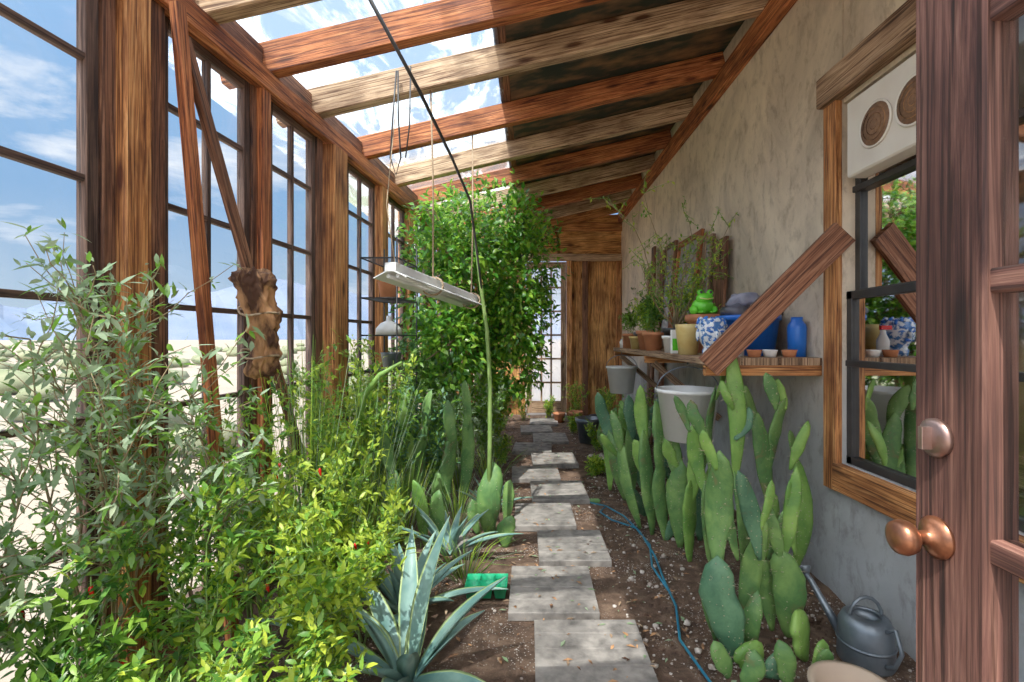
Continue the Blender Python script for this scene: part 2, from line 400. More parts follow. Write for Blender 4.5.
sash(WZ0,1.53,XR+.02); sash(1.50,WZ1,XR+.062)
b.box(XR+.015,XR+.05,WY0,WY1,1.16,1.19,black)
b.box(XR+.05,XR+.10,WY0,WY1,2.02,2.05,black)
b.done('window_1')
b=B(); 
b.box(XR-.04,XR+.055,1.62,2.30,2.06,2.42,cream)
for yc in (2.11,1.895,):
    c=V((XR-.042,yc,2.235)); rot=Matrix.Rotation(math.radians(-90),3,'Y')
    b.lathe([(.098,0),(.1,.006),(.094,.010),(.09,.004)],c,cream,32,rot)
    b.lathe([(.09,0),(.09,.004),(.02,.010),(.0,.010)],c,brownmesh,32,rot)
    for r in (.022,.045,.068):
        b.tube([c+V((-.009,math.cos(a*math.pi/14)*r,math.sin(a*math.pi/14)*r)) for a in range(29)],.0018,drybark,4)
b.done('window_fan')

b=B(); b.box(XR-.06,XR,-.4,YE,3.25,3.41,w_red); b.done('trim_ledger')

def wpt(y,z,off=0.): 
    p=V((lx(y),y,z)); return p+LN*off
def framed(bb,o,u,n,W,z0,z1,cols,zs,st,mu,mat,gl,th=.04,brail=None,trail=None):
    br=brail or st; tr_=trail or st
    def vb(du,a,c,w,t=th): bb.beam(o+u*du+Z*a,o+u*du+Z*c,w,t,mat,u)
    def hb(z,h,a,c,t=th): bb.beam(o+u*a+Z*z,o+u*c+Z*z,h,t,mat,Z)
    vb(st/2,z0,z1,st); vb(W-st/2,z0,z1,st)
    hb(z0+br/2,br,st,W-st); hb(z1-tr_/2,tr_,st,W-st)
    for k in range(1,cols):
        vb(st+(W-2*st)*k/cols,z0+br,z1-tr_,mu,th*.75)
    for z in zs:
        hb(z,mu,st,W-st,th*.7)
    i=len(bb.v)
    bb.v+=[o+u*st*.8+Z*(z0+br*.9),o+u*(W-st*.8)+Z*(z0+br*.9),o+u*(W-st*.8)+Z*(z1-tr_*.9),o+u*st*.8+Z*(z1-tr_*.9)]
    bb.face((i,i+1,i+2,i+3),gl)
ZS=[.6,1.02,1.43,1.84,2.25]
spans=[(-.9,.28,3),(.36,1.67,4),(1.92,2.47,2),(2.62,3.12,2),(3.56,4.10,2),(4.30,4.86,2),(5.02,5.6,2),(5.75,6.35,2),(6.5,7.1,2),(7.25,7.85,2)]
for k,(y0,y1,c) in enumerate(spans):
    b=B(); L=(y1-y0)/LD.y
    framed(b,wpt(y0,0,-.05),LD,LN,L,.1,2.6,c,ZS,.045,.024,mullion,glass)
    b.done('window_%d'%(k+2))
b=B()
b.beam(wpt(-1,2.66,-.04),wpt(YE,2.66,-.04),.13,.12,w_red,LN)
b.beam(wpt(-1,.05,-.04),wpt(YE,.05,-.04),.13,.10,w_dark,LN)
def post(y,w,mat,off=-.04,t=.13,z0=0,z1=2.6): b.beam(wpt(y,z0,off),wpt(y,z1,off),w,t,mat,LD)
post(.32,.07,w_dark); post(1.70,.05,w_dark,-.06,.08); post(1.782,.115,w_orange,-.04,.11); post(1.88,.07,w_dark,-.05,.1)
post(2.545,.14,w_dark,-.06,.08); post(2.545,.07,w_red,-.01,.05)
post(3.16,.08,w_dark,-.06,.08); post(3.34,.20,w_orange,-.03,.14,0,2.60); post(3.5,.08,w_dark,-.06,.08)
for y in (4.2,4.94,5.68,6.42,7.18,7.95): post(y,.14,w_orange,-.04)
b.done('wall_left')
b=B()
b.beam(wpt(1.93,2.50,.06),wpt(2.80,.45,.10),.05,.03,w_dark,LD); 
b.beam(wpt(2.80,.45,.10),wpt(2.99,.0,.10),.05,.03,w_dark,LD)
b.done('diagonal_brace')
b=B(); b.beam(wpt(1.89,2.60,.07),wpt(2.08,.0,.16),.05,.035,w_red,LD); b.done('leaning_board')
b=B(); c0=P(257,268,2.12); c1=P(262,374,2.25)
prof=[(.05,0),(.085,.015),(.078,.06),(.066,.12),(.07,.18),(.083,.26),(.088,.33),(.095,.40),(.112,.455),(.09,.48),(.05,.485)]
fine=[]
for (r0_,z0_),(r1_,z1_) in zip(prof,prof[1:]):
    for t in range(6): fine.append((r0_+(r1_-r0_)*t/6,z0_+(z1_-z0_)*t/6))
fine.append(prof[-1])
b.lathe(fine,(0,0,0),drybark,80,None,1.,.5)
ax=(c0-c1).normalized(); q=Z.rotation_difference(ax)
for k in range(len(b.v)):
    p=b.v[k]; a=math.atan2(p.y,p.x); f=1-.20*abs(math.sin(a*4.5+p.z*7+2*noise.noise(p*6)))+.28*noise.noise(p*16)+.22*noise.noise(p*45)
    p=V((p.x*f+.02*math.sin(p.z*9),p.y*f,p.z+.06*noise.noise(V((math.cos(a)*2,math.sin(a)*2,4))))); b.v[k]=c1+q@p
for tz in (.10,.30): 
    b.tube([c1+q@V((math.cos(a*math.pi/8)*.088,math.sin(a*math.pi/8)*.06,tz+.01*math.sin(a))) for a in range(17)],.005,rope,5)
b.done('dried_cactus_trunk')

# rafters
RY=[.15,.85,1.5,2.15,2.62,3.12,3.88,4.62,5.33,6.03,6.72,7.4,8.05]
mm=[w_tan,w_red,w_tan,w_tan,w_red,w_tan,w_red,w_tan,w_red,w_tan,w_red,w_tan,w_orange]
b=B(); hr=.17
for y,m in zip(RY,mm):
    w=.075 if m is not w_tan else .085
    x0=-1.85+.07*y; x1=XR
    b.beam((x0,y,rz(x0)+hr/2),(x1,y,rz(x1)+hr/2),w,hr,m,Y)
b.done('roof_rafters')
b=B()
for i in range(len(RY)-1):
    y0,y1=RY[i]+.045,RY[i+1]-.045
    b.beam(wpt(y0,2.79,-.05),wpt(y1,2.79,-.05),.04,.13,w_dark,LN)
b.done('trim_blocking')
b=B(); XS=-.2; o=hr+.005
for k in range(len(RY)-1):
    y0,y1=RY[k],RY[k+1]; n=len(b.v); xs=-1.95
    b.v+=[V((xs,y0,rz(xs)+o)),V((XS,y0,rz(XS)+o)),V((XS,y1,rz(XS)+o)),V((xs,y1,rz(xs)+o))]
    b.face((n,n+1,n+2,n+3),roofglass)
b.done('ceiling_skylight')
b=B()
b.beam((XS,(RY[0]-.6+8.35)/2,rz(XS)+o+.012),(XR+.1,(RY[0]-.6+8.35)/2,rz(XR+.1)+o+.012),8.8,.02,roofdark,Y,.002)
b.done('ceiling_deck')
b=B(); b.box(XS-.03,XS+.05,.15,8.1,rz(XS)+o-.0,rz(XS)+o+.03,w_dark); b.done('trim_purlin')

# end wall
b=B()
b.box(.66,1.52,YE,YE+.03,0,2.62,w_ply)
b.beam((.45,YE+.01,2.98),(XR,YE+.01,3.05),.7,.03,w_ply,Z)
b.beam((-1.1,YE+.01,2.8),(.5,YE+.01,2.9),.5,.03,w_ply,Z)
b.box(-1.1,XR,YE-.06,YE,2.60,2.72,w_tan)
b.box(-1.1,XR,YE-.07,YE-.01,3.1,3.25,w_orange)
for x in (.66,.93,1.5,-.12,-1.0): b.box(x-.045,x+.045,YE-.07,YE,0,2.6,w_orange if x!=.93 else w_dark)
b.box(-.95,-.17,YE,YE+.03,0,2.6,w_ply)
b.done('wall_end')
whiteglass=GLASS('frosted_pane',(.95,.97,1),.04,.6,3,(.95,.97,1),.2,.5)
b=B(); framed(b,V((-.06,YE-.04,0)),X,Y,.67,.04,2.58,3,[.55,.95,1.35,1.75,2.15],.09,.03,w_grey,whiteglass,.045,.2,.1)
b.box(.52,.55,YE-.095,YE-.06,1.0,1.08,copper); b.done('door_1')

DX=.552
b=B(); framed(b,V((DX+.0225,.695,0)),-Y,X,.86,.02,2.14,3,[.71,1.04,1.37,1.70],.108,.03,w_mahog,glass,.045,.36,.11)
rot=Matrix.Rotation(math.radians(-90),3,'Y')
c=V((DX,.655,1.03))
b.lathe([(.0,0),(.028,.0),(.028,.004),(.020,.010),(.010,.014),(.009,.028),(.014,.032),(.021,.038),(.0235,.047),(.021,.056),(.012,.061),(0,.062)],c,copper,28,rot)
c=V((DX,.655,1.165))
b.lathe([(0,0),(.026,0),(.026,.006),(.020,.010),(0,.012)],c,nickel,26,rot)
b.box(c.x-.024,c.x-.010,.651,.659,1.15,1.18,nickel)
b.done('door_2')

# pavers
st=[(1.76,2.17,.02,.47),(2.22,2.68,-.1,.32),(2.74,3.18,.05,.46),(3.25,3.70,-.11,.31),(3.77,4.28,.01,.46),(4.35,4.78,-.17,.27),
    (4.82,5.32,.02,.48),(5.38,5.84,-.19,.25),(5.90,6.45,.04,.47),(6.52,7.0,-.13,.3),(7.1,7.6,0,.42),(1.24,1.70,.05,.5)]
for y0,y1,x0,x1 in st:
    b=B(); a=U(-.05,.05); c=V(((x0+x1)/2,(y0+y1)/2,.018)); u=V((math.cos(a),math.sin(a),0)); v_=V((-u.y,u.x,0))
    nb=4; dw=(y1-y0)/nb
    for k in range(nb):
        cc=c+v_*(-(y1-y0)/2+dw*(k+.5)); b.beam(cc-u*(x1-x0)/2,cc+u*(x1-x0)/2,dw-.002,.042+U(-.001,.001),paverm,v_,.004)
    b.done('stepping_stone')

peb=M('pebble',(.58,.52,.47),(.28,.22,.18),40,.9)
b=B()
for k in range(4200):
    x=U(-.9,1.5); y=U(1.3,7.5)
    if k%3: x=U(.45,1.5);y=U(1.5,4.5)
    if any(y0-.01<y<y1+.01 and x0-.01<x<x1+.01 for y0,y1,x0,x1 in st): continue
    r=U(.003,.008) if R()<.94 else U(.010,.019)
    b.ell((x,y,r*.3),(r,r*U(.6,1),r*.7),peb if R()<.45 else soilm,None,5,3)
b.done('gravel')
b=B()
for k in range(1300):
    x=U(-.5,1.45); y=U(1.4,6); a=U(0,6.28); L=U(.012,.05)
    b.leaf(V((x,y,.012+(.03 if any(y0<y<y1 and x0<x<x1 for y0,y1,x0,x1 in st) else 0))),V((math.cos(a),math.sin(a),U(-.1,.25))),Z,L,L*.35,random.choice([drybark,bark,drybark,lf_grey]),.1,True)
b.done('fallen_leaves')

# ------------------------------------------------------------ shelf and contents
b=B(); 
for k,(x0,x1) in enumerate(((.93,1.12),(1.125,1.32),(1.325,1.545))): b.box(x0,x1,2.56,5.4,1.155,1.195,w_grey)
for y in (2.56,3.9,5.3): b.box(.93,1.545,y,y+.04,1.10,1.155,w_orange)
b.beam((1.53,3.92,.65),(1.0,3.92,1.1),.05,.05,w_grey,Y); b.beam((1.53,5.32,.65),(1.0,5.32,1.1),.05,.05,w_grey,Y)
b.done('plant_shelf')
w_brace=WOOD('wood_brown_plank',(.09,.03,.015),(.30,.12,.06),(.46,.23,.13))
b=B(); b.beam((1.54,2.37,1.82),(.92,2.50,1.15),.035,.13,w_brace,Y); b.done('shelf_brace')
SZ=1.196
def pot(name,c,r,h,mat,rim=True,soil_=True,seg=24):
    b=B(); rb=r*.72
    pr=[(rb,0),(r*.95,h*.82),(r*1.06,h*.82) if rim else (r*.97,h*.85),(r*1.08,h) if rim else (r,h),(r*.95,h),(r*.9,h*.85),(0.0,h*.85)]
    b.lathe(pr,c,mat,seg)
    if soil_: b.lathe([(r*.9,h*.86),(0,h*.89)],c,soilm,seg)
    return b
b=B(); c=V((1.34,2.98,SZ))
b.lathe([(.17,0),(.2,.21),(.215,.21),(.215,.24),(.19,.24),(.165,.02),(0,.02)],c,blue,28,None,.85,1.0); b.done('blue_tub')
b=B(); b.ell(c+V((0,0,.26)),(.14,.17,.07),blackbag,None,28,16,.6,14); b.ell(c+V((-.04,-.06,.325)),(.10,.09,.05),greybag,None,24,12,.6,18); b.done('folded_tarp')
b=B(); c=V((1.05,2.80,SZ)); 
b.lathe([(.05,0),(.055,.03),(.045,.05),(.06,.075),(.078,.11),(.084,.15),(.08,.19),(.07,.215),(.06,.215),(.05,.2),(0,.2)],c,bluewhite,28,None,.95,1.)
b.ell(c+V((0,-.088,.125)),(.012,.016,.026),bluewhite,None,10,8)
for sx in (-1,1):
    b.ell(c+V((sx*.03,-.074,.142)),(.016,.008,.006),blue,None,10,6)
    b.tube([c+V((sx*.045,-.07,.158)),c+V((sx*.03,-.081,.166)),c+V((sx*.014,-.083,.158))],.003,blue,5)
    b.ell(c+V((sx*.082,-.005,.12)),(.009,.018,.036),bluewhite,None,10,8)
b.ell(c+V((0,-.077,.09)),(.02,.008,.007),blue,None,10,6)
for k in range(70):
    a=U(0,2*math.pi); z=U(.17,.22); 
    if math.sin(a)<-.3 and z<.185: continue
    r=.08-(z-.17)*.3; b.ell(c+V((r*math.cos(a),r*math.sin(a),z)),(.011,.011,.011),blue if k%2 else bluewhite,None,8,5)
b.done('buddha_head_planter')
pot('',(1.0,3.06,SZ),.08,.19,yellow,False).done('yellow_ceramic_pot')
b=pot('x',(1.24,3.45,SZ),.12,.27,terra); b.done('terracotta_pot')
b=B(); c=V((1.22,3.42,SZ+.275))
b.ell(c+V((0,0,.05)),(.075,.08,.065),frogm,None,20,12); b.ell(c+V((0,-.04,.105)),(.06,.055,.04),frogm,None,20,12)
for s_ in (-1,1):
    b.ell(c+V((s_*.033,-.05,.145)),(.023,.023,.023),frogm,None,12,8); b.ell(c+V((s_*.033,-.070,.147)),(.011,.006,.011),black,None,10,6)
    b.ell(c+V((s_*.068,-.02,.025)),(.027,.055,.033),frogm,None,12,8); b.ell(c+V((s_*.04,-.09,.008)),(.022,.033,.01),frogm,None,12,6)
b.tube([c+V((-.048,-.083,.105)),c+V((0,-.098,.095)),c+V((.048,-.083,.105))],.003,yellow,5)
b.done('frog_planter')
b=B(); b.box(.955,1.045,3.26,3.29,SZ,SZ+.16,white); b.box(.96,1.04,3.256,3.259,SZ+.02,SZ+.10,frogm); b.done('seed_packet')
pot('',(1.12,3.70,SZ),.10,.18,black).done('black_nursery_pot')
for (x,y,r,h,m,nm) in [(1.02,4.0,.085,.15,terra,'terracotta_pot'),(1.05,4.3,.10,.17,terra,'terracotta_pot'),(1.1,4.7,.09,.16,blackbag,'black_nursery_pot'),
                       (1.28,4.05,.10,.2,terra,'terracotta_pot'),(1.02,3.50,.06,.12,white,'white_pot'),(.99,4.52,.06,.12,yellow,'yellow_pot'),(1.03,4.95,.08,.15,terra,'terracotta_pot'),
                       (1.20,3.16,.06,.22,white,'white_pot'),(1.40,3.35,.09,.24,blue,'blue_pot')]:
    pot('',(x,y,SZ),r,h,m).done(nm)
for xy,m in (((1.22,2.63),terra),((1.41,2.63),terra),((1.31,2.64),white)):
    b=B(); b.lathe([(.03,0),(.038,.035),(.040,.04),(.034,.038),(.026,.008),(0,.008)],(xy[0],xy[1],SZ),m,20); b.done('small_saucer')
b=B(); c=V((1.18,2.74,SZ)); b.lathe([(.03,0),(.032,.09),(.014,.13),(.014,.15),(0,.15)],c,white,18); b.box(c.x-.045,c.x+.015,c.y-.01,c.y+.01,c.z+.15,c.z+.175,redm); b.done('spray_bottle')
b=B(); b.lathe([(.045,0),(.05,.16),(.045,.18),(.03,.2),(.03,.22),(0,.22)],(1.49,2.70,SZ),blue,18); b.done('blue_bottle')
b=B()
for k in range(7):
    x=U(.98,1.12); y=5.1+k*.04; b.lathe([(.025,0),(.03,U(.05,.12)),(.0,.1)],(x,y,SZ),[terra,white,yellow,steel][k%4],12)
b.done('small_containers')
def lean(name,y0,y1,h,xb,mf,mg,fw=.06):
    b=B(); top=XR-.045
    u=V((top-xb,0,math.sqrt(max(.01,h*h-(top-xb)**2)))).normalized()
    def q(y,t): return V((xb,y,SZ+.012))+u*t
    for y in (y0+fw/2,y1-fw/2): b.beam(q(y,0),q(y,h),fw,.03,mf,Y)
    for t in (fw/2,h-fw/2): b.beam(q(y0+fw,t),q(y1-fw,t),fw,.03,mf,u)
    i=len(b.v); b.v+=[q(y0+fw*.8,fw*.8),q(y1-fw*.8,fw*.8),q(y1-fw*.8,h-fw*.8),q(y0+fw*.8,h-fw*.8)]
    b.face((i,i+1,i+2,i+3),mg); b.done(name)
mirror=M('dusty_pane',(.30,.33,.33),(.42,.42,.40),4,.25,0,.3)
lean('leaning_window_frame',4.2,4.85,1.05,1.38,w_red,mirror)
lean('leaning_screen_frame',4.95,5.35,1.1,1.42,w_dark,mirror,.05)
b=B(); b.beam((1.46,3.78,SZ+.01),(1.50,3.78,SZ+.88),.22,.025,w_dark,Y); b.done('scrap_plank')
lean('leaning_screen_frame',3.95,4.15,.95,1.44,w_grey,mirror,.04)
b=B(); b.beam((1.50,5.55,.02),(1.52,5.55,2.3),.12,.03,w_brace,Y); b.beam((1.46,5.85,.02),(1.50,5.85,2.4),.12,.03,w_dark,Y); b.beam((1.5,6.1,.02),(1.52,6.2,2.2),.1,.03,w_grey,Y); b.done('scrap_boards')

def bucket(y,x,r,zt,zb,mat,name='hanging_bucket'):
    b=B(); h=zt-zb
    b.lathe([(r*.75,0),(r*.97,h*.93),(r*1.04,h*.93),(r*1.04,h),(r*.96,h),(r*.72,.01),(0,.01)],(x,y,zb),mat,30)
    b.tube([V((x-math.cos(a*math.pi/16)*r*1.04,y,zt-.02+math.sin(a*math.pi/16)*(1.14-zt+.0))) for a in range(17)],.004,steel,5)
    b.tube([(x,y,1.135),(x,y,1.158)],.006,steel,5)
    b.done(name)
bucket(3.02,.985,.19,.985,.67,white); bucket(5.12,.97,.16,1.0,.72,white)

# ------------------------------------------------------------ suspended things
b=B(); p0=P(390,272,2.7); p1=P(474,303,3.85); a=(p1-p0).normalized(); sd=a.cross(Z).normalized(); up=sd.cross(a)
b.beam(p0+up*.03,p1+up*.03,.07,.05,metal_w,sd)
b.beam(p0+sd*.065+up*-.012,p1+sd*.065-up*.012,.09,.006,metal_w,sd+up*-.45,.001)
b.beam(p0-sd*.065+up*-.012,p1-sd*.065-up*.012,.09,.006,metal_w,-sd+up*-.45,.001)
for s_ in (-.03,.03): b.tube([p0+sd*s_-up*.016+a*.03,p1+sd*s_-up*.016-a*.03],.012,white,10)
def ropeto(t,top):
    q=p0.lerp(p1,t); b.tube([q+up*.05,(q+V(top))/2+V((.01,0,0)),top],.006,rope,6)
    b.tube([q+sd*.075*math.cos(k*math.pi/8)+up*(.01+.06*math.sin(k*math.pi/8)) for k in range(17)],.007,rope,5)
q=p0.lerp(p1,.42); ropeto(.42,(q.x,3.12,rz(q.x))); q=p0.lerp(p1,.95); ropeto(.95,(q.x,3.88,rz(q.x)))
b.tube([p0+a*.05+up*.05,V((-.86,2.9,2.1)),V((-.86,3.12,rz(-.86)))],.003,rope,5)
b.done('hanging_shop_light')
b=B(); c=V((-.84,3.04,2.98))
b.tube([c,c+V((-.02,-.01,-.3)),c+V((-.035,-.01,-.55)),c+V((.0,-.01,-.66)),c+V((.03,-.01,-.55)),c+V((.015,-.01,-.3)),c+V((.01,0,0))],.0055,black,6)
b.tube([c+V((.09,0,.03)),c+V((.085,-.01,-.35)),c+V((.06,-.01,-.55))],.005,black,6)
b.done('hanging_rope')
b=B(); pts=[P(366,-8,2.05),P(420,92,2.35),P(452,158,2.7),P(470,200,2.95),P(478,260,3.05),P(484,310,3.1)]
b.tube(pts,[.009,.009,.008,.008,.007,.006],black,8); b.done('hanging_cable')
b=B(); b.tube([V((-.27,3.12,0)),P(490,440,3.1),P(490,380,3.1),P(487,330,3.1),P(480,280,3.08),P(474,230,3.05)],[.016,.015,.014,.013,.011,.006],stemg,8); b.done('tall_cactus_stalk')
b=B(); 
for z in (1.05,1.32,1.6,1.9):
    c=[wpt(3.62,z,.05),wpt(4.1,z,.05),wpt(4.1,z,.33),wpt(3.62,z,.33)]
    b.tube(c+[c[0]],.006,black,6)
    for k in range(1,9):
        y=3.62+.48*k/9; b.tube([wpt(y,z,.05),wpt(y,z,.33)],.0025,black,4)
for y in (3.62,4.1):
    for o_ in (.05,.33): b.tube([wpt(y,0.0,o_),wpt(y,2.05,o_)],.007,black,6)
b.done('wire_plant_rack')
b=B(); c=wpt(3.8,1.325,.2); b.lathe([(.10,0),(.095,.05),(.06,.09),(.02,.11),(.015,.15),(0,.15)],c,metal_w,20); b.done('tin_funnel')
b=B(); c=wpt(3.86,1.055,.2); b.lathe([(.06,0),(.08,.12),(.085,.13),(.07,.12),(0,.1)],c,steel,20); b.done('metal_pot')
b=B(); c=wpt(3.8,1.605,.2); b.lathe([(.06,0),(.08,.12),(.085,.13),(.07,.12),(0,.1)],c,terra,20); b.done('terracotta_pot')

# ------------------------------------------------------------ ground items
b=B(); c=P(487,578,2.45); c.z=0.015
for i in range(3):
    for j in range(2):
        q=c+V((-.07+i*.07,j*.07-.04,0)); b.lathe([(.034,0),(.048,.06),(.050,.06),(.046,.058),(.030,.005),(0,.005)],q,greentray,4,Matrix.Rotation(math.pi/4,3,'Z'))
b.done('seedling_tray')
b=B(); c=V((1.34,1.93,.012))
b.lathe([(.095,0),(.10,.01),(.095,.15),(.08,.18),(.05,.19),(.048,.18),(.078,.16),(0,.155)],c,steel,28)
b.lathe([(.101,.075),(.103,.08),(.101,.085)],c,steel,28)
b.tube([c+V((-.03,.09,.04)),c+V((-.06,.15,.12)),c+V((-.09,.22,.21)),c+V((-.10,.24,.23))],[.022,.016,.012,.011],steel,10)
b.lathe([(.011,0),(.028,.03),(.028,.035),(0,.04)],c+V((-.10,.24,.225)),steel,16,Matrix.Rotation(math.radians(-35),3,'X'))
b.tube([c+V((.02,-.08,.16)),c+V((.03,-.12,.19)),c+V((.03,-.15,.12)),c+V((.02,-.13,.06)),c+V((.01,-.095,.04))],.008,steel,8)
b.tube([c+V((math.cos(k*math.pi/8)*.065,0,.17+math.sin(k*math.pi/8)*.085)) for k in range(9)],.007,steel,8)
b.done('watering_can')
b=B(); b.lathe([(.09,0),(.12,.10),(.135,.10),(.135,.115),(.112,.115),(.08,.02),(0,.02)],(1.09,1.63,.01),tanpot,32); b.done('plastic_planter')
def G(px,py,z=.012):
    d=(CH-z)*F/(py-CY); p=P(px,py,d); return p
b=B(); b.tube([G(578,500),G(606,506),G(624,516),G(640,532),G(655,556),G(664,580),G(676,606),G(680,640),G(700,668),G(716,690),G(730,720)],.006,tealm,8)
b.tube([G(606,506),G(600,512),G(612,520),G(636,528),G(650,545),G(652,566),G(668,590)],.006,tealm,8); b.done('garden_hose')
pot('',(.72,6.0,.01),.15,.3,steel).done('metal_planter')
pot('',(.45,7.45,.01),.09,.14,terra).done('terracotta_pot'); pot('',(.68,7.2,.01),.1,.2,terra).done('terracotta_pot')
pot('',(.95,6.7,.01),.12,.22,blackbag).done('black_nursery_pot')
b=B()
for k in range(7):
    x,y=U(.62,.8),U(4.6,5.3); b.ell((x,y,.03),(U(.03,.06),U(.03,.06),.04),peb,None,10,7,.3,9)
b.ell((-.42,2.9,.05),(.09,.07,.06),paverm,None,14,9,.3,9)
b.done('rocks')

# ------------------------------------------------------------ cacti
def pp(b,a,t,w,d,mat=None,d2=None,th=.34):
    p=P(a[0],a[1],d); q=P(t[0],t[1],d2 or d)
    if p.z<.01: p.z=.0
    W=w*d/F; ang=U(-.75,.75)
    b.pad(p,q,W*U(1.0,1.22),max(.02,W*th),mat or random.choice([cac1,cac1,cac2,cac3]),V((math.cos(ang),math.sin(ang),0)),bend=U(-.10,.10))
b=B()
for a in [((735,676),(717,556),38,1.95),((717,568),(714,450),30,2.0),((747,665),(762,520),20,2.05),((760,560),(741,470),17,2.05),
          ((790,672),(782,548),30,2.1),((806,688),(795,612),34,1.95),((762,690),(738,648),30,1.9),((822,690),(831,650),14,1.8),((752,668),(754,590),16,2.0),((783,560),(800,468),15,2.15),
          ((715,640),(704,580),14,2.05),((772,650),(768,560),18,2.15),((728,690),(716,640),18,1.85),((780,700),(770,655),24,1.85),((738,560),(728,505),14,2.02),((796,555),(790,480),14,2.15),
          ((812,690),(826,640),20,1.85),((745,700),(756,650),22,1.8),((790,690),(778,640),22,1.8),((716,470),(703,430),12,2.0),((762,530),(772,480),12,2.05),((780,560),(770,505),14,2.1)]:
    pp(b,*a)
b.done('prickly_pear_cactus')
b=B()
for a in [((742,585),(736,470),18,2.55),((736,482),(733,345),17,2.55),((716,590),(706,480),17,2.6),((708,500),(690,425),15,2.6),((776,575),(768,490),20,2.6),
          ((768,505),(760,412),18,2.6),((763,430),(746,384),13,2.6),((770,470),(788,398),15,2.6),((792,580),(797,455),16,2.6),((720,500),(716,385),14,2.7),
          ((776,410),(768,372),12,2.45),((690,580),(692,480),20,2.8),((693,500),(700,430),15,2.8),((735,440),(752,408),12,2.5),((705,440),(690,400),12,2.6),((790,470),(806,420),12,2.5),((768,560),(790,500),15,2.5),
          ((716,400),(722,362),10,2.7),((690,432),(676,395),10,2.6),((733,410),(722,380),9,2.5),((786,410),(778,378),9,2.6),((797,465),(790,430),10,2.6)]:
    pp(b,*a)
b.done('prickly_pear_cactus')
b=B()
for a in [((640,535),(622,440),14,3.3),((652,545),(645,430),18,3.2),((645,450),(638,385),14,3.2),((666,560),(660,460),18,3.1),((660,480),(654,400),15,3.1),
          ((680,565),(678,460),20,3.0),((677,480),(672,430),16,3.0),((625,500),(610,430),13,3.6),((611,450),(598,392),12,3.6),((632,500),(634,420),13,3.7),
          ((634,440),(628,395),12,3.7),((700,560),(697,470),16,3.1),((676,560),(684,590),20,2.9),((610,490),(606,405),12,4.0),((665,540),(690,500),16,3.1),((600,500),(574,512),12,3.8),
          ((622,455),(612,410),10,3.3),((660,430),(664,390),9,3.3),((648,480),(632,440),12,3.2),((697,480),(708,445),11,3.1),((678,470),(664,440),12,3.0)]:
    pp(b,*a)
for k in range(18):
    x=U(.72,1.35); y=U(3.0,4.9); z=0; p=V((x,y,0)); 
    for j in range(3):
        L=U(.16,.32); 
        q=p+V((U(-.15,.09),U(-.08,.08),L)); ang=U(-.8,.8); 
        if q.z>(.62 if y<3.35 and x<1.3 else 1.02): break
        b.pad(p,q,U(.05,.10),.03,random.choice([cac1,cac2,cac3]),V((math.cos(ang),math.sin(ang),0))); p=p.lerp(q,.94)
b.done('prickly_pear_cactus')
b=B()
for a in [((490,542),(489,462),26,3.15),((505,556),(508,515),18,3.0),((478,540),(470,500),12,3.2),((384,525),(370,440),24,3.4),((370,455),(374,385),15,3.4),((402,525),(405,430),22,3.4),
          ((404,440),(406,385),14,3.4),((418,520),(424,425),17,3.5),((388,470),(398,400),13,3.5),((432,522),(437,470),14,3.4),((445,515),(452,430),14,3.5),
          ((452,450),(450,400),12,3.5),((462,512),(468,410),13,3.6),((468,430),(466,380),10,3.6),((360,520),(362,430),16,3.5),((425,440),(432,390),12,3.5),((505,530),(512,480),12,3.4),
          ((400,540),(392,470),18,3.0),((425,545),(412,480),16,3.0),((440,545),(440,490),15,3.0),((392,478),(384,425),14,3.0)]:
    pp(b,*a,mat=random.choice([cac1,cac3,cac1]))
b.tube([P(372,525,3.3),P(360,470,3.2),P(357,430,3.0),P(364,395,2.9),P(380,375,2.9),P(402,362,2.9)],[.024,.024,.022,.02,.017,.008],cac3,8)
b.done('prickly_pear_cactus')

# ------------------------------------------------------------ agaves
def agave(name,c,n,L,W,lift=(.15,1.2),az=None):
    b=B(); c=V(c)
    for k in range(n):
        a=k*2.399+U(-.15,.15); e=lift[0]+(lift[1]-lift[0])*(k/n)**1.1+U(-.08,.08); l=L*(1-.3*k/n)*U(.85,1.1)
        if az and k<len(az): a,e,l=az[k]
        h=V((math.cos(a),math.sin(a),0)); sd=V((-math.sin(a),math.cos(a),0))
        i=len(b.v); nseg=12; p=c+h*.03+Z*.03; e0=e+.25
        for j in range(nseg+1):
            u=j/nseg; ee=e0-.55*u; d=h*math.cos(ee)+Z*math.sin(ee); nn=-h*math.sin(ee)+Z*math.cos(ee)
            if j: p=p+d*l/nseg
            w=W*(.55+.9*u if u<.4 else .91*(1-((u-.4)/.6)**1.7))*.55+.001
            for (s_,zz) in ((-1,.35),(-.82,.22),(0,-.12),(.82,.22),(1,.35)):
                b.v.append(p+sd*w*s_+nn*w*zz)
            b.v.append(p-nn*(w*.38+.002))
        for j in range(nseg):
            for q in range(4):
                m=lf_ag2 if q in (0,3) else lf_ag
                b.face((i+j*6+q,i+j*6+q+1,i+j*6+6+q+1,i+j*6+6+q),m,None,True)
            b.face((i+j*6,i+j*6+6,i+j*6+11,i+j*6+5),lf_ag,None,True); b.face((i+j*6+4,i+j*6+5,i+j*6+11,i+j*6+10),lf_ag,None,True)
    b.done(name)
agave('agave',(-.46,1.80,.0),13,.42,.078,(.1,1.25),[(math.pi+.1,.50,.60),(.15,.85,.50),(1.0,1.25,.58),(-.5,.25,.42),(2.4,.75,.48),(1.75,1.0,.55),(-1.6,.6,.3)])
agave('agave',(-.58,2.25,.0),16,.42,.055,(.25,1.3))
agave('agave',(-.48,2.85,.0),14,.40,.05,(.3,1.3))
agave('agave',(-.30,3.6,.0),12,.30,.035,(.4,1.3))

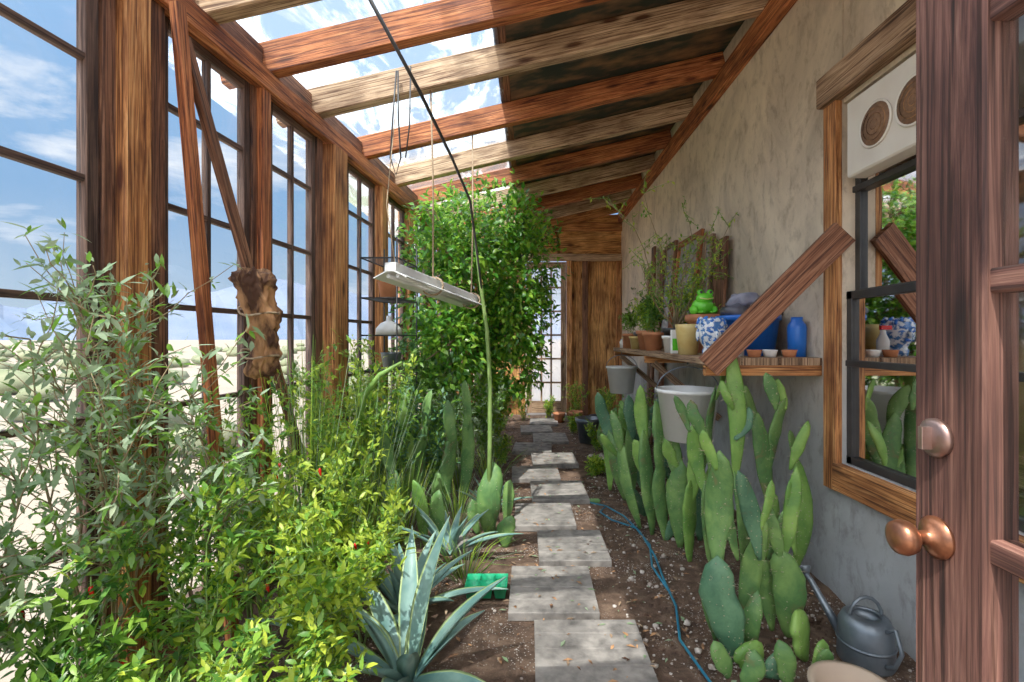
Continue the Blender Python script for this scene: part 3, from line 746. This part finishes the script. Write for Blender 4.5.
# ------------------------------------------------------------ shrubs
def shrub(name,base,h,spread,ns,nl,L,W,mats,stem=stemg,lean=V((0,0,0)),simple=False,r0=.005,start=.25,side=3,ret=False,bb=None,drp=(.05,.35)):
    b=bb or B(); base=V(base)
    def lv(p,d):
        for _ in range(nl):
            dd=(d*.5+rnd()+Z*.15).normalized(); n=(Z+rnd()*.6).normalized(); s=U(.5,1.25)
            b.leaf(p+rnd()*.014,dd,n,L*s,W*s,random.choice(mats),U(*drp),simple)
    def clampx(p):
        m=lx(p.y)+.03
        if p.x<m: p.x=m+R()*.04
        return p
    for k in range(ns):
        a=U(0,2*math.pi); out=V((math.cos(a),math.sin(a),0))*spread*U(.3,1)
        p=base+V((U(-.05,.05),U(-.05,.05),0)); tip=clampx(base+out+Z*h*U(.65,1.05)+lean); pts=[]
        for j in range(9):
            u=j/8; q=p.lerp(tip,u)+Z*h*.12*math.sin(math.pi*u)+rnd()*.02*(1 if j else 0)
            pts.append(clampx(q))
        b.tube(pts,[r0*(1-.7*j/8) for j in range(9)],stem,5)
        for j in range(1,9):
            u=j/8
            if u<start: continue
            d=(pts[j]-pts[j-1]).normalized(); lv(pts[j],d); lv(pts[j].lerp(pts[j-1],.5),d)
            if side and R()<.85:
                for _ in range(random.randint(1,side)):
                    sd=(rnd()+Z*.5+d*.4).normalized(); sl=U(.4,1)*h*.24; q0=pts[j]; sp=[q0]
                    for t in range(1,5): sp.append(clampx(q0+sd*sl*t/4+rnd()*.008))
                    b.tube(sp,[r0*.45,r0*.38,r0*.3,r0*.25,r0*.2],stem,4)
                    for t in range(1,5): lv(sp[t],sd)
    if ret: return b
    b.done(name)

PM=[lf_lime,lf_lime,lf_green,lf_green,lf_green,lf_deep]
def pepper(base,h,sp,ns,nred=4,mats=PM,L=.038,W=.016):
    b=shrub('',base,h,sp,ns,4,L,W,mats,stemg,ret=True)
    for k in range(nred):
        c=V(base)+V((U(-1,1)*sp*.9,U(-1,.3)*sp*.9,h*U(.5,1.0))); c.x=max(c.x,lx(c.y)+.08)
        b.tube([c+Z*.02,c,c-Z*.006],[.0015,.002,.003],stemg,5); k_=U(.6,1)
        b.tube([c-Z*.004,c-Z*.012,c-Z*.028*k_+X*.002,c-Z*.04*k_+X*.006],[.004,.006,.005,.001],redm,8)
    b.done('chili_pepper_plant')
pepper((-1.02,1.42,0),.82,.28,9); pepper((-.72,1.62,0),.68,.22,9,6,[lf_lime,lf_green,lf_lime]); pepper((-.88,1.98,0),.84,.26,9,4,[lf_lime,lf_green,lf_lime])
pepper((-1.2,2.15,0),.95,.22,8,2); pepper((-.74,2.05,0),.60,.2,8,4,[lf_lime,lf_green,lf_lime]); pepper((-.72,1.38,0),.46,.2,7,3,[lf_green,lf_lime,lf_deep])
pepper((-1.12,1.12,0),.75,.24,8,3,[lf_green,lf_deep,lf_green]); pepper((-.86,1.14,0),.48,.2,7,4,[lf_green,lf_green,lf_lime,lf_deep])
pepper((-.98,2.6,0),.8,.26,9,2,[lf_green,lf_lime,lf_green])
shrub('desert_sage_shrub',(-1.26,1.45,0),1.45,.24,10,4,.05,.015,[lf_grey,lf_grey,lf_green],stemb,start=.35)
shrub('desert_sage_shrub',(-1.28,1.05,0),1.15,.2,9,4,.045,.014,[lf_grey,lf_green,lf_grey],stemb,start=.3)
shrub('desert_sage_shrub',(-1.1,1.7,0),1.1,.22,6,4,.05,.015,[lf_grey,lf_green],stemb,start=.4)
for (x,y,h,s,m) in [(-1.15,2.9,1.1,.3,[lf_green,lf_lime]),(-.95,3.3,.85,.3,[lf_green,lf_blue]),(-1.1,3.5,1.15,.25,[lf_lime,lf_green]),(-.75,3.7,.75,.28,[lf_blue,lf_green]),
                  (-1.0,4.2,1.15,.3,[lf_green,lf_deep]),(-.6,4.2,.95,.3,[lf_grey,lf_grey,lf_green]),(-.45,4.7,.8,.28,[lf_green,lf_grey]),(-.95,4.8,1.2,.3,[lf_tree2,lf_green]),(-.4,5.3,.7,.28,[lf_green,lf_lime]),(-.5,6.3,.7,.3,[lf_green,lf_deep])]:
    shrub('leafy_shrub',(x,y,0),h,s,10,3,.055,.02,m,stemg,simple=True,r0=.004)
b=B()
for (x,y,h) in [(-.95,2.75,.7),(-.8,3.0,.55),(-1.15,3.2,.9),(-1.2,2.6,1.15),(-.55,3.9,.5),(-.35,4.2,.4),(-.9,2.35,.55),(-.35,2.6,.2),(-.5,3.3,.3),(-1.1,2.4,1.2),(-1.0,2.95,1.1)]:
    for k in range(50):
        a=U(0,6.28); o_=V((math.cos(a),math.sin(a),0))*U(.05,.35); p=V((x,y,0))+o_*.15; t=V((x,y,0))+o_+Z*h*U(.6,1.1)
        t.x=max(t.x,lx(t.y)+.03); b.tube([p,p.lerp(t,.5)+Z*.05,t],[.002,.0016,.0008],random.choice([lf_green,lf_lime,lf_grey]),3)
b.done('ornamental_grass')
for (x,y,h,s) in [(.62,4.6,.16,.1),(.8,5.6,.3,.18),(.6,6.6,.25,.12),(.3,7.8,.3,.2),(.75,7.8,.5,.2),(1.1,6.6,.6,.22),(1.2,5.3,.7,.2),(1.2,7.5,.5,.2),(-.3,5.0,.25,.12),(-.4,6.9,.35,.2),(-.1,7.6,.6,.2)]:
    shrub('small_weed',(x,y,0),h,s,8,2,.045,.018,[lf_green,lf_lime],stemg,simple=True,r0=.003,side=1,start=.1)

# big tree
b=B(); base=V((-.55,5.5,0))
b.tube([base,base+V((.03,0,.4)),base+V((.0,.03,.9)),base+V((.05,0,1.4)),base+V((.1,0,1.9))],[.05,.042,.036,.03,.02],bark,10)
blobs=[((-.50,5.4,2.0),(.62,.75,.75)),((-.10,5.4,2.10),(.44,.65,.68)),((-.85,4.6,1.75),(.38,.5,.75)),((-.20,5.3,1.5),(.45,.6,.5)),((-.42,5.2,2.52),(.56,.6,.42)),((-.78,4.5,1.2),(.40,.45,.45)),((-.2,5.3,1.05),(.38,.4,.38)),((-.68,4.6,2.25),(.44,.4,.45)),((-.62,5.0,.8),(.4,.4,.4))]
for c,r in blobs:
    c=V(c)
    for k in range(9):
        d=rnd().normalized(); q=c+V((d.x*r[0],d.y*r[1],d.z*r[2]))*1.05; q.x=max(q.x,lx(q.y)+.05); q.z=min(q.z,rz(q.x)+.05)
        b.tube([base+V((.05,0,U(.7,1.7))),(base+Z*1.5).lerp(q,.55),q],[.014,.009,.004],bark,5)
        for t in range(26):
            e=(base+Z*1.5).lerp(q,U(.75,1.0))+rnd()*.09
            if e.x>lx(e.y)+.03 and e.z<rz(e.x)+.1: b.leaf(e,rnd()-Z*.2,Z+rnd()*.5,U(.06,.1),U(.03,.045),random.choice([lf_tree,lf_tree2]),.2,True)
    for k in range(int(2100*(r[0]*r[1]+r[0]*r[2]+r[1]*r[2])/1.2)):
        d=rnd()
        if d.length<.1: continue
        d.normalize(); s=U(.4,1.08)**.6*(1+.45*noise.noise(d*2.8+c)); q=c+V((d.x*r[0],d.y*r[1],d.z*r[2]))*s
        if q.x<lx(q.y)+.03 or q.z>rz(q.x)+.1: continue
        mt=lf_tree2 if R()<.34+.3*max(0,d.z) else (lf_tree if R()<.8 else lf_deep)
        b.leaf(q,(d+rnd()*.9-Z*.3),(Z-Y*.5+d*.6+rnd()*.5),U(.06,.10),U(.032,.048),mt,U(.05,.3),True)
b.done('citrus_tree')

# sprawling plant on shelf
b=B(); base=V((1.12,3.70,SZ+.155))
for k in range(14):
    a=U(0,6.28); L=U(.6,1.25); d=V((math.cos(a)*.5,math.sin(a)*.4,U(.7,1.4))).normalized(); pts=[base]
    for j in range(1,8):
        d=(d+rnd()*.25-Z*.05).normalized(); q=pts[-1]+d*L/7; q.x=min(q.x,1.44); pts.append(q)
    b.tube(pts,[.006-.0006*j for j in range(8)],stemb,5)
    for j in range(2,8):
        for _ in range(2):
            dd=(rnd()+Z*.3).normalized(); e=pts[j]+dd*U(.08,.2); e.x=min(e.x,1.46); b.tube([pts[j],(pts[j]+e)/2+rnd()*.01,e],[.003,.002,.001],stemg,4)
            for t in range(8): b.leaf(pts[j].lerp(e,t/7),rnd(),Z+rnd()*.4,.036,.015,random.choice([lf_green,lf_lime]),.1,True)
b.done('potted_ocotillo')
for (x,y,h,m) in [(1.02,4.0,.3,[lf_green,lf_deep]),(1.05,4.3,.25,[lf_lime,lf_green]),(1.1,4.7,.4,[lf_green,lf_deep]),(1.28,4.05,.45,[lf_green,lf_lime]),(1.03,4.95,.25,[lf_green])]:
    b=shrub('',(x,y,SZ+.13),h,.14,6,2,.05,.02,m,stemg,simple=True,r0=.003,ret=True,side=1); b.done('potted_plant')

# ------------------------------------------------------------ world, sun, camera
SUN=V((.22,.55,-1.0))
w=bpy.data.worlds.new('World'); bpy.context.scene.world=w; w.use_nodes=True; nt=w.node_tree
bg=nt.nodes['Background']; t=nt.nodes.new('ShaderNodeTexCoord'); s=nt.nodes.new('ShaderNodeSeparateXYZ')
nt.links.new(t.outputs['Generated'],s.inputs[0])
r=ramp(nt,[(0,(.42,.46,.50)),(.03,(.40,.50,.60)),(.22,(.22,.38,.60)),(.5,(.24,.43,.70)),(1,(.50,.66,.90))]); nt.links.new(s.outputs[2],r.inputs[0])
mp=nt.nodes.new('ShaderNodeMapping'); mp.inputs['Scale'].default_value=(1,1,3.2); nt.links.new(t.outputs['Generated'],mp.inputs[0])
n=ntex(nt,mp,2.6,9,.3,.58); r2=ramp(nt,[(.54,(0,0,0)),(.66,(.95,.95,.95))]); nt.links.new(n.outputs['Fac'],r2.inputs[0])
mx=nt.nodes.new('ShaderNodeMixRGB'); nt.links.new(r2.outputs[0],mx.inputs[0]); nt.links.new(r.outputs[0],mx.inputs[1]); mx.inputs[2].default_value=(.76,.79,.84,1)
dp=nt.nodes.new('ShaderNodeVectorMath'); dp.operation='DOT_PRODUCT'; dp.inputs[1].default_value=(-SUN).normalized(); nt.links.new(t.outputs['Generated'],dp.inputs[0])
m0=nt.nodes.new('ShaderNodeMath'); m0.operation='MAXIMUM'; m0.inputs[1].default_value=0; nt.links.new(dp.outputs['Value'],m0.inputs[0])
m1=nt.nodes.new('ShaderNodeMath'); m1.operation='POWER'; m1.inputs[1].default_value=3; nt.links.new(m0.outputs[0],m1.inputs[0])
sc=nt.nodes.new('ShaderNodeVectorMath'); sc.operation='SCALE'; sc.inputs[0].default_value=(3.1,2.95,2.75); nt.links.new(m1.outputs[0],sc.inputs['Scale'])
ad=nt.nodes.new('ShaderNodeVectorMath'); ad.operation='ADD'; nt.links.new(mx.outputs[0],ad.inputs[0]); nt.links.new(sc.outputs[0],ad.inputs[1])
nt.links.new(ad.outputs[0],bg.inputs[0]); bg.inputs[1].default_value=1.25
sd=bpy.data.lights.new('sun','SUN'); sd.energy=7.5; sd.angle=.009; sd.color=(1,.91,.78)
so=bpy.data.objects.new('sun',sd); so.rotation_euler=SUN.to_track_quat('-Z','Y').to_euler(); so.location=(0,0,6)
bpy.context.scene.collection.objects.link(so)
cd=bpy.data.cameras.new('camera'); cd.sensor_width=36; cd.lens=17; cd.shift_x=-18/1024; cd.shift_y=-3/1024; cd.clip_start=.02; cd.clip_end=3000
co=bpy.data.objects.new('camera',cd); co.location=(0,0,CH); co.rotation_euler=(math.radians(90),0,0)
bpy.context.scene.collection.objects.link(co); bpy.context.scene.camera=co
vs=bpy.context.scene.view_settings; vs.view_transform='Standard'; vs.exposure=.08; vs.gamma=1.1
